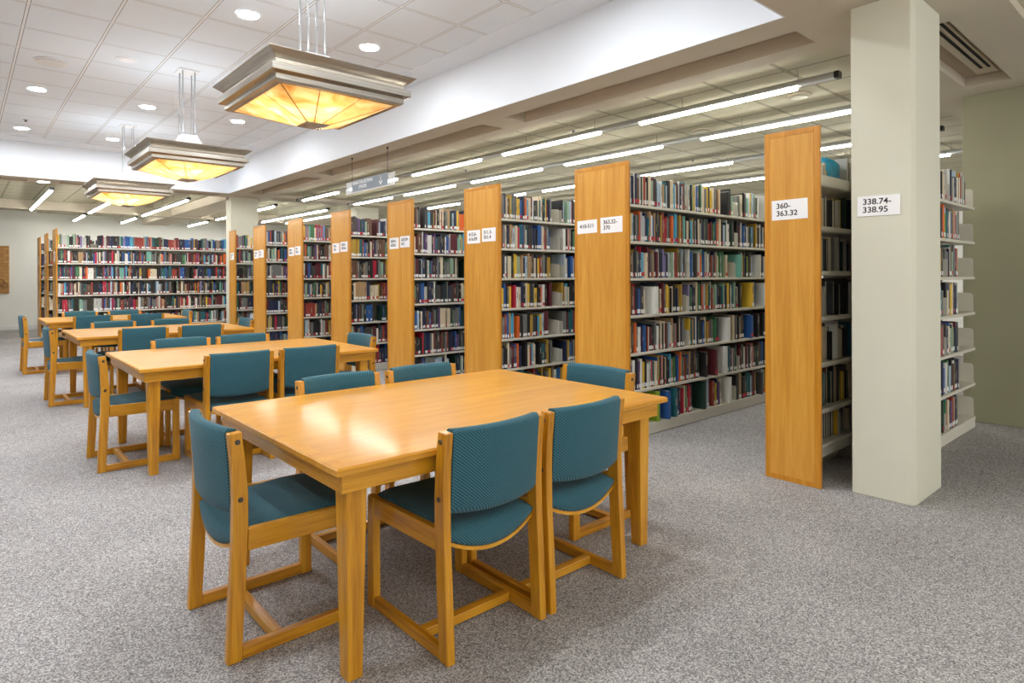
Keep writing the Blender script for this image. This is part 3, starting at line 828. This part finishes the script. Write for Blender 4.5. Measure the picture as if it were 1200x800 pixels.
def fill_seq(case, shelf, seq, x0, yf, z, rr):
    """books in the order the shelf shows them; a wide entry is a book standing clear with its cover showing"""
    x = x0
    toks = seq.split(); gap = 0
    for i, tk in enumerate(toks):
        c, w = tk[0], int(tk[1:]) / 1000
        if c == '_':
            BEND.append((case, shelf, x + w - 0.004, yf, z)); x += w; gap = 1; continue
        if w > 0.075:
            tkn = min(0.05, w * 0.45)
            add_book(case, shelf, x + (w - tkn), tkn - 0.001, yf, 1, z, c, rr, h=rr.uniform(0.22, 0.262), d=0.19, out=0.035 if w > 0.1 else 0.0, tg='n' if rr.random() < .5 else None)
        elif w > 0.036 and rr.random() < 0.8:
            f = rr.uniform(0.38, 0.62); c2 = rr.choice(c + c + 'kcgve')
            add_book(case, shelf, x, w * f - 0.001, yf, 1, z, c, rr); add_book(case, shelf, x + w * f, w * (1 - f) - 0.001, yf, 1, z, c2, rr)
        else:
            add_book(case, shelf, x, max(0.008, w - 0.001), yf, 1, z, c, rr, h=rr.uniform(0.235, 0.265) if gap else None, d=0.19 if gap else None)
        gap = 0
        x += w
    return x
def fill_random(case, shelf, x0, x1, yf, sgn, z, pal, rr, bays=True, hmax=1.0, gaps=True):
    x = x0
    c = rr.choice(pal)
    while x < x1 - 0.05:
        # keep clear of the bay brackets
        if rr.random() < 0.15: run = rr.randint(2, 4)
        else: run = 1
        c = rr.choice(pal); w = rr.choice((0.016, 0.02, 0.022, 0.026, 0.03, 0.034, 0.042)) * rr.uniform(0.9, 1.1); hh, dd = book_dims(rr, hmax)
        for _ in range(run):
            if x + w > x1: break
            add_book(case, shelf, x, w - 0.001, yf, sgn, z, c, rr, h=hh * rr.uniform(0.97, 1.03), d=dd)
            x += w
        if gaps and rr.random() < 0.022:
            x += rr.uniform(0.06, 0.14)

SHELF_WORD = ['top', 'second', 'third', 'fourth', 'fifth', 'sixth', 'bottom']

# ---- the run of double-sided stacks k = 1..6, and the half-width one k = 7 before the rear column
XB = XE + 0.026
signs = {1: ('363.32-\n370', '410-511'), 2: ('511.3-\n551.4', '612.6-\n616.89'), 3: ('620.09-\n621', '658.4-\n658.8'),
         4: ('700.9-\n709.04', '720-\n728'), 5: ('791-\n796.3', '808-\n809.2'), 6: ('811-\n813', '820.9-\n823')}
ord_w = ['', 'first', 'second', 'third', 'fourth', 'fifth', 'sixth', 'seventh']
for k in range(1, 7):
    y = YB0 + k * DY
    t = thing('bookcase', (0, 0, 0))
    nm = {1: 'double-sided bookcase, oak end panel with the 410-511 and 363.32-370 signs', 2: 'double-sided bookcase behind the 410-511 one, second of the oak panelled row'}.get(
        k, 'double-sided bookcase with oak end panel, %s back in the row behind the tables' % ord_w[k])
    tag(t, nm, 'bookcase', 'oak panelled bookcases')
    end_panel(t, XE, y, y + WB)
    bays = 3
    shelf_side(t, XB, bays, y + 0.004, 1, k <= 2)
    shelf_side(t, XB, bays, y + WB - 0.004, -1, False)
    uprights(t, XB, bays, y + WB / 2)
    mb = MB(); mb.box(XB, y + WB / 2 - 0.003, 0.08, XB + BAY * bays, y + WB / 2 + 0.003, 1.93); mb.build('blocking_back_sheet', M['metal_back'], parent=t)  # sheet added to stop light streaking through above the books
    mb = MB(); mb.box(XB + BAY * bays, y + 0.01, 0, XB + BAY * bays + 0.02, y + WB - 0.01, 2.1); mb.build('rear_end_panel', M['metal_cream'], parent=t)
    s1, s2 = signs[k]
    if k == 1:
        paper_sign(XE, y + 0.17, 1.773, 0.222, 0.132, s1, 'white paper sign reading 363.32-370, beside the 410-511 sign', 0.047, -0.01)
        paper_sign(XE, y + 0.425, 1.772, 0.215, 0.114, s2, 'white paper sign reading 410-511 on an oak end panel', 0.047, -0.02)
    else:
        paper_sign(XE, y + 0.165, 1.775, 0.21, 0.14, s1, 'paper sign on the %s oak end panel, edge nearer the books' % ord_w[k], 0.050)
        paper_sign(XE, y + 0.405, 1.765, 0.21, 0.14, s2, 'paper sign on the %s oak end panel, edge away from the books' % ord_w[k], 0.050)
    case = 'K%d' % k
    for s in range(7):
        z = BOARD[s]; yf = y + 0.004
        rr = random.Random(100 * k + s)
        xe = XB + BAY * bays - 0.02
        x = XB + 0.006
        if k == 1: x = fill_seq(case, s, PSEQ_K1[s], x, yf, z, rr)
        elif k == 2 and s in PSEQ_K2: x = fill_seq(case, s, PSEQ_K2[s], x, yf, z, rr)
        fill_random(case, s, x, xe, yf, 1, z, (MID if s < 2 else DARK), rr)
        fill_random(case, s, XB + 0.01, xe, y + WB - 0.004, -1, z, DARK, rr)

# k = 7: half width, its other half is the rear column
y = YB0 + 7 * DY
t = thing('bookcase'); tag(t, 'single-sided bookcase with narrow oak panel beside the rear column', 'bookcase', 'oak panelled bookcases')
end_panel(t, XE, y, y + 0.345)
shelf_side(t, XB, 3, y + 0.004, 1, False); uprights(t, XB, 3, y + 0.29)
paper_sign(XE, y + 0.17, 1.77, 0.20, 0.14, '823.9-\n829', 'paper sign on the narrow oak panel by the rear column', 0.05)
for s in range(7):
    fill_random('K7', s, XB + 0.01, XB + BAY * 3 - 0.02, y + 0.004, 1, BOARD[s], DARK + 'uuvv', random.Random(700 + s))

# far block k = 8, 9, 10 starting further out
XF = 1.41
fw = {8: 'long rear bookcase behind the rearmost table, full width in view', 9: 'rear bookcase seen edge-on between two small oak panels', 10: 'last rear bookcase, narrow oak panel against the white wall'}
for k in (8, 9, 10):
    y = YB0 + k * DY
    t = thing('bookcase'); tag(t, fw[k], 'bookcase', 'rear bookcases')
    end_panel(t, XF, y, y + WB)
    bays = 6
    shelf_side(t, XF + 0.026, bays, y + 0.004, 1, k == 8, low=BOARD if k != 8 else BOARD)
    uprights(t, XF + 0.026, bays, y + WB / 2)
    mb = MB(); mb.box(XF + 0.026, y + WB / 2 + 0.03, 0.0, XF + 0.026 + BAY * bays, y + WB / 2 + 0.034, 2.02); mb.build('blocking_back_sheet', M['metal_back'], parent=t)
    paper_sign(XF, y + 0.28, 1.76, 0.2, 0.2, {8: '900-\n909', 9: '920-\n929', 10: '940-\n959'}[k],
               {8: 'tiny paper sign on the largest of three small oak panels', 9: 'tiny paper sign on the middle small oak panel', 10: 'tiny paper sign on the last small oak panel by the wall'}[k], 0.05)
    for s in range(7):
        pal = (MID + 'rrCmmkkkvv') if k == 8 else DARK
        fill_random('K%d' % k, s, XF + 0.036, XF + BAY * (bays if k == 8 else 2), y + 0.004, 1, BOARD[s], pal, random.Random(k * 100 + s), hmax=0.97)

# k = 0: half width next to the pale column, shelves facing away from us; and the column's own stack behind it
YA0, YA1 = 1.5811, 1.9214
XA = 4.208
t = thing('bookcase'); tag(t, 'bookcase with narrow oak end panel signed 360-363.32 beside the pale column', 'bookcase')
end_panel(t, XA, YA0, YA1)
BK0 = [1.95, 1.655, 1.36, 1.06, 0.755, 0.45, 0.22]
yfar = YA1 + 0.004
for z in BK0:
    mb = MB(); mb.box(XA + 0.026, yfar - 0.275, z - 0.022, XA + 0.026 + BAY * 3, yfar - 0.004, z)
    mb.prism([(yfar - 0.275, z - 0.022), (yfar - 0.284, z - 0.014), (yfar - 0.286, z + 0.004), (yfar - 0.280, z + (0.055 if z == 1.95 else 0.012)), (yfar - 0.275, z + (0.055 if z == 1.95 else 0.012))], 'x', XA + 0.026, XA + 0.026 + BAY * 3)
    mb.build('shelf', M['metal_cream'], parent=t, bevel=0.002)
mb = MB(); mb.box(XA + 0.026, yfar - 0.275, 0.145, XA + 0.026 + BAY * 3, yfar - 0.26, 0.198); mb.build('base_rail', M['metal_cream'], parent=t, bevel=0.002)
mb = MB(); mb.box(XA + 0.026, yfar - 0.12, 0.0, XA + 0.026 + BAY * 3, yfar - 0.10, 0.10); mb.build('base_plinth', M['metal_cream'], parent=t, bevel=0.002)
for k in range(4):
    x = XA + 0.026 + BAY * k
    mb = MB(); mb.box(x, yfar - 0.26, 0, x + 0.02, yfar - 0.02, 2.03) if k else mb.box(x, yfar - 0.26, 0, x + 0.004, yfar - 0.02, 2.03)
    mb.build('upright', M['metal_back'], parent=t)
paper_sign(XA, 1.762, 1.772, 0.222, 0.130, '360-\n363.32', 'white paper sign reading 360-363.32 on the narrow oak panel', 0.049, -0.01)
for s in range(7):
    rr = random.Random(40 + s)
    if s == 0:
        for (xx, ww, cc, hh) in ((4.60, 0.03, 'w', 0.16), (4.632, 0.028, 'G', 0.15), (4.662, 0.024, 'e', 0.17), (4.69, 0.03, 'y', 0.12)):
            add_book('K0', 0, xx, ww, YA1 - 0.02, -1, BK0[0], cc, rr, h=hh, d=0.16, tg='n')
    fill_random('K0', s, 5.02 if s == 0 else XA + 0.034, XA + BAY * 3 - 0.1, YA1 - 0.02, -1, BK0[s], 'kkcceeGGgbwtvTdy' if s else 'wGeyk', rr, hmax=0.72 if s == 6 else 0.98)

XR0 = 4.86
YR = 1.365
bays = 2
t = thing('bookcase'); tag(t, 'bookcase between the pale column and the shade-toned pier', 'bookcase')
RB = 1.055
for z in BOARD:
    for k in range(2):
        a = XR0 + RB * k + 0.002; b = a + RB - 0.004
        mb = MB(); mb.box(a, YR, z - 0.024, b, YR + 0.23, z); mb.build('shelf', M['metal_cream'], parent=t, bevel=0.002)
        for xx in (a, b - 0.005):
            mb = MB(); mb.prism([(YR + 0.012, z), (YR + 0.23, z), (YR + 0.23, z + 0.17), (YR + 0.03, z + 0.165), (YR + 0.015, z + 0.15)], 'x', xx, xx + 0.005)
            mb.build('shelf_bracket', M['metal_cream'], parent=t)
mb = MB(); mb.box(XR0, YR + 0.004, 0.004, XR0 + 2 * RB, YR + 0.02, 0.076); mb.build('base_plinth', M['metal_cream'], parent=t, bevel=0.002)
for k in range(3):
    mb = MB(); mb.box(XR0 + RB * k - (0.0 if k == 0 else 0.02), YR + 0.232, 0, XR0 + RB * k + (0.02 if k == 0 else 0), YR + 0.25, 2.03); mb.build('upright', M['metal_back'], parent=t)
mb = MB(); mb.box(XR0, YR + 0.252, 0.02, XR0 + 2 * RB, YR + 0.256, 2.03); mb.build('blocking_back_sheet', M['metal_back'], parent=t)  # sheet added to darken the bright gap behind these shelves
paper_sign(4.302, 1.293, 1.761, 0.222, 0.121, '338.74-\n338.95', 'white paper sign reading 338.74-338.95 taped to the pale column', 0.049, 0.01)
RSEQ = ['w34 k20 p30 e40 G28 _80 w30 i30 v24 e40 G60 v34 i40 w28 Y18 w34 r20 C24 t30 G30 a34 b30',
        'k60 o34 e30 l20 i34 T30 c26 k24 w40 i30 v34 t26 p30 v26 G34 e34 g34',
        'Y30 k60 _80 g40 i28 v40 T26 b34 q30 g30 v34 C28 k24 t26 Y24',
        'i24 T70 _60 k34 e28 v30 u26 y34 i24 e40 k30 G30 v34 i30 G24',
        'r40 m44 _50 c34 v34 i24 e28 u30 q36 d38 n30 k30 v26 m24 k30 T24',
        'd34 v60 u34 w22 o28 n34 g24 i34 k44 c30 b26 w22 c34 k40 v30',
        'd60 _50 n30 s24 r20 e26 k30 v34 P24 r22 k36 t34 v30 i26 k34 g26']
for s in range(7):
    rr = random.Random(900 + s)
    fill_random('KR', s, XR0 + 0.01, 5.93, YR, 1, BOARD[s], LIGHT if s == 0 else DARK, rr)
    x = fill_seq('KR', s, RSEQ[s], 5.99, YR, BOARD[s], rr)

# ---- which books are things of their own: the 300 largest in view
def px(p):
    d = p[0] * math.sin(YAW) + p[1] * math.cos(YAW); r = p[0] * math.cos(YAW) - p[1] * math.sin(YAW)
    return 532 + 722 * r / d, 324.3 - 722 * (p[2] - CAM.z) / d, d
for b in books:
    b['score'] = 0.0
    if b['sgn'] < 0: continue
    u0, v0, d = px((b['x'], b['y'], b['z'])); u1, v1, _ = px((b['x'] + b['w'], b['y'], b['z'] + b['h']))
    lim = {'K1': (737, 895), 'K2': (587, 672), 'KR': (1104, 1143), 'K3': (487, 543), 'K4': (411, 453)}.get(b['case'])
    if lim is None or u1 < lim[0] + 1 or u0 > lim[1] - 1: continue
    if b['case'] == 'K2' and v0 > 438: continue
    if b['case'] == 'K1' and b['shelf'] == 6 and u1 < 768: continue
    if b['case'] == 'K1' and b['shelf'] == 5 and u1 < 748: continue
    b['score'] = (u1 - u0) * (v0 - v1)
    b['u'] = u0
order = sorted(books, key=lambda b: -b['score'])
solo = [b for b in order[:300] if b['score'] > 0]
solo_ids = {id(b) for b in solo}

def book_cover(mb, b, x0, y0, z0, ci=0, ti=None):
    """case binding: spine and two boards around the page block; local spine plane at y0, depth along sgn"""
    w, h, d, s = b['w'], b['h'], b['d'], b['sgn']
    tb = min(0.0028, w * 0.16)
    r = min(0.004, w * 0.2)
    ya = y0; 
    # spine outline slightly rounded, then boards; one U-shaped prism along z
    P = [(x0, ya + s * r), (x0 + w * 0.25, ya), (x0 + w * 0.75, ya), (x0 + w, ya + s * r), (x0 + w, ya + s * d), (x0 + w - tb, ya + s * d), (x0 + w - tb, ya + s * (r + 0.004)),
         (x0 + tb, ya + s * (r + 0.004)), (x0 + tb, ya + s * d), (x0, ya + s * d)]
    mb.prism(P, 'z', z0, z0 + h, ci)
def book_pages(mb, b, x0, y0, z0, ci=0):
    w, h, d, s = b['w'], b['h'], b['d'], b['sgn']
    tb = min(0.0028, w * 0.16)
    a, c = sorted((y0 + s * 0.009, y0 + s * (d - 0.004)))
    mb.box(x0 + tb, a, z0 + 0.002, x0 + w - tb, c, z0 + h - 0.004, ci)
def tag_quad(b, x0, y0, z0):
    s = b['sgn']
    return (x0 + b['w'] * 0.08, y0 - s * 0.0006, z0 + 0.012 + 0.004 * b['seed'], x0 + b['w'] * 0.92, y0 + s * 0.0002, z0 + 0.042 + 0.008 * b['seed'])

case_words = {'K1': '363.32-370 bookcase', 'K2': 'bookcase behind the 410-511 panel', 'KR': 'bookcase past the pale column', 'K3': 'third panelled bookcase', 'K4': 'fourth panelled bookcase'}
used = {}
# neighbours, in shelf order
from collections import defaultdict
rows = defaultdict(list)
for b in books:
    if b['sgn'] > 0: rows[(b['case'], b['shelf'])].append(b)
for r_ in rows.values():
    r_.sort(key=lambda b: b['x'])
    vis = [b for b in r_ if b['score'] > 0]
    for i, b in enumerate(vis): b['ord'] = i + 1
    for i, b in enumerate(r_):
        b['lc'] = PAL[r_[i - 1]['c']][0] if i else None
        b['rc'] = PAL[r_[i + 1]['c']][0] if i + 1 < len(r_) else None
def nth(n):
    return '%d%s' % (n, 'th' if 10 <= n % 100 <= 20 else {1: 'st', 2: 'nd', 3: 'rd'}.get(n % 10, 'th'))
def lab1(b):
    size = 'thin' if b['w'] < 0.024 else 'thick' if b['w'] > 0.043 else 'medium'
    nb = ('between %s and %s' % (b['lc'], b['rc'])) if b['lc'] and b['rc'] else 'first in its row'
    return '%s %s book %s, %s shelf, %s' % (size, PAL[b['c']][0], nb, SHELF_WORD[b['shelf']], case_words[b['case']])
def lab2(b):
    return '%s book, %s along from the panel, %s shelf, %s' % (PAL[b['c']][0], nth(b['ord']), SHELF_WORD[b['shelf']], case_words[b['case']])
cnt = defaultdict(int)
for b in solo: cnt[lab1(b)] += 1
for b in solo:
    w = b['w']
    t = thing('library_book', (b['x'], b['y'], b['z'] + 0.0005))
    l = lab1(b)
    if cnt[l] > 1 or len(l.split()) > 16: l = lab2(b).replace('along from the panel', 'along from its panel' if b['case'] != 'KR' else 'visible past the column')
    tag(t, l, 'book', 'books in the ' + case_words[b['case']])
    mb = MB(); book_cover(mb, b, 0, 0, 0)
    cv = mb.build('cover', M['cover_' + b['c']], parent=t)
    mb = MB(); book_pages(mb, b, 0, 0, 0); mb.build('page_block', M['pages'], parent=t)
    if b['tg'] in 'wr':
        mb = MB(); mb.box(*tag_quad(b, 0, 0, 0)); mb.build('call_number_label', M['tag_white'] if b['tg'] == 'w' else M['tag_red'], parent=t)
    if b['title'] and w > 0.02:
        mb = MB(); zc = b['h'] * b['tz']; hh = b['h'] * (0.08 + 0.14 * b['seed'])
        mb.box(w * 0.38, -0.0005, zc - hh, w * 0.62, 0.0002, zc + hh)
        mb.build('title_print', M['title'] if b['c'] not in 'weGiqty' else M['title_dark'], parent=cv)

# every other book in one mass, colour stored per face
rest = [b for b in books if id(b) not in solo_ids]
mats = []; mi = {}
for k_ in PAL: mi[k_] = len(mats); mats.append(M['cover_' + k_])
for k_ in ('pages', 'tag_white', 'tag_red', 'title', 'title_dark'): mi[k_] = len(mats); mats.append(M[k_])
mb = MB()
for b in rest:
    w, h, d, s = b['w'], b['h'], b['d'], b['sgn']
    x, y, z = b['x'], b['y'], b['z'] + 0.0005
    if b['case'] in ('K1', 'K2', 'KR', 'K0', 'K3'):
        book_cover(mb, b, x, y, z, mi[b['c']]); book_pages(mb, b, x, y, z, mi['pages'])
    else:
        a, c = sorted((y, y + s * d)); mb.box(x, a, z, x + w, c, z + h, mi[b['c']])
    if s > 0:
        if b['tg'] in 'wr':
            q = tag_quad(b, x, y, z); mb.box(*q, mi=mi['tag_white' if b['tg'] == 'w' else 'tag_red'], skip=('+y', '-z', '+x'))
        if b['title']:
            zc = z + h * b['tz']; hh = h * (0.06 + 0.14 * b['seed'])
            mb.box(x + w * 0.38, y - 0.0005, zc - hh, x + w * 0.62, y + 0.0002, zc + hh, mi=mi['title'] if b['c'] not in 'weGiqty' else mi['title_dark'], skip=('+y', '-z', '+z'))
o = mb.build('library_books', mats, fix=False)
tag(o, 'remaining rows of mixed coloured library books filling all the bookcases', 'books', None, 'stuff')

# steel bookends standing in the gaps
b0 = None
bl = defaultdict(int)
for (case, s, x, yf, z) in BEND:
    if b0 is None:
        t = thing('bookend')
        mb = MB(); mb.prism([(0.008, 0.0), (0.21, 0.0), (0.21, 0.135), (0.203, 0.142), (0.015, 0.142), (0.008, 0.135)], 'x', 0.0, 0.002); mb.build('upright_plate', M['bookend'], parent=t)
        mb = MB(); mb.box(-0.10, 0.06, 0.0, 0.0, 0.16, 0.0015); mb.build('foot_plate', M['bookend'], parent=t)
        b0 = t
    else:
        t = copy_tree(b0)
    t.location = (x, yf + 0.004, z + 0.0005)
    bl[(case, s)] += 1
    tag(t, 'pale steel bookend%s on the %s shelf, %s' % ('' if bl[(case, s)] == 1 else ' further along', SHELF_WORD[s], case_words[case]), 'bookend', 'steel bookends')

# blue bagged item on the top shelf behind the narrow panel
t = thing('blue_bag', (4.865, 1.79, 1.951)); tag(t, 'bright blue crumpled plastic bag on the top shelf beside the pale column', 'bag')
bm = bmesh.new(); bmesh.ops.create_icosphere(bm, subdivisions=4, radius=1.0)
rq = random.Random(3)
for v in bm.verts:
    c = v.co
    n = 0.10 * math.sin(7 * c.x + 3 * c.z) + 0.08 * math.sin(9 * c.z - 5 * c.y) + 0.05 * math.sin(17 * c.x + 11 * c.y)
    p = Vector((math.copysign(abs(c.x) ** 0.6, c.x), math.copysign(abs(c.y) ** 0.6, c.y), math.copysign(abs(c.z) ** 0.6, c.z))) * (1 + n * 0.6)
    v.co = Vector((p.x * 0.125, p.y * 0.07, max(0.0, 0.115 + p.z * 0.11)))
me = bpy.data.meshes.new('bag_body'); bm.to_mesh(me); bm.free()
me.polygons.foreach_set('use_smooth', [True] * len(me.polygons))
me.materials.append(plain('blue_plastic', srgb(40, 160, 200), 0.35))
o = bpy.data.objects.new('bag_body', me); COL.objects.link(o); o.parent = t
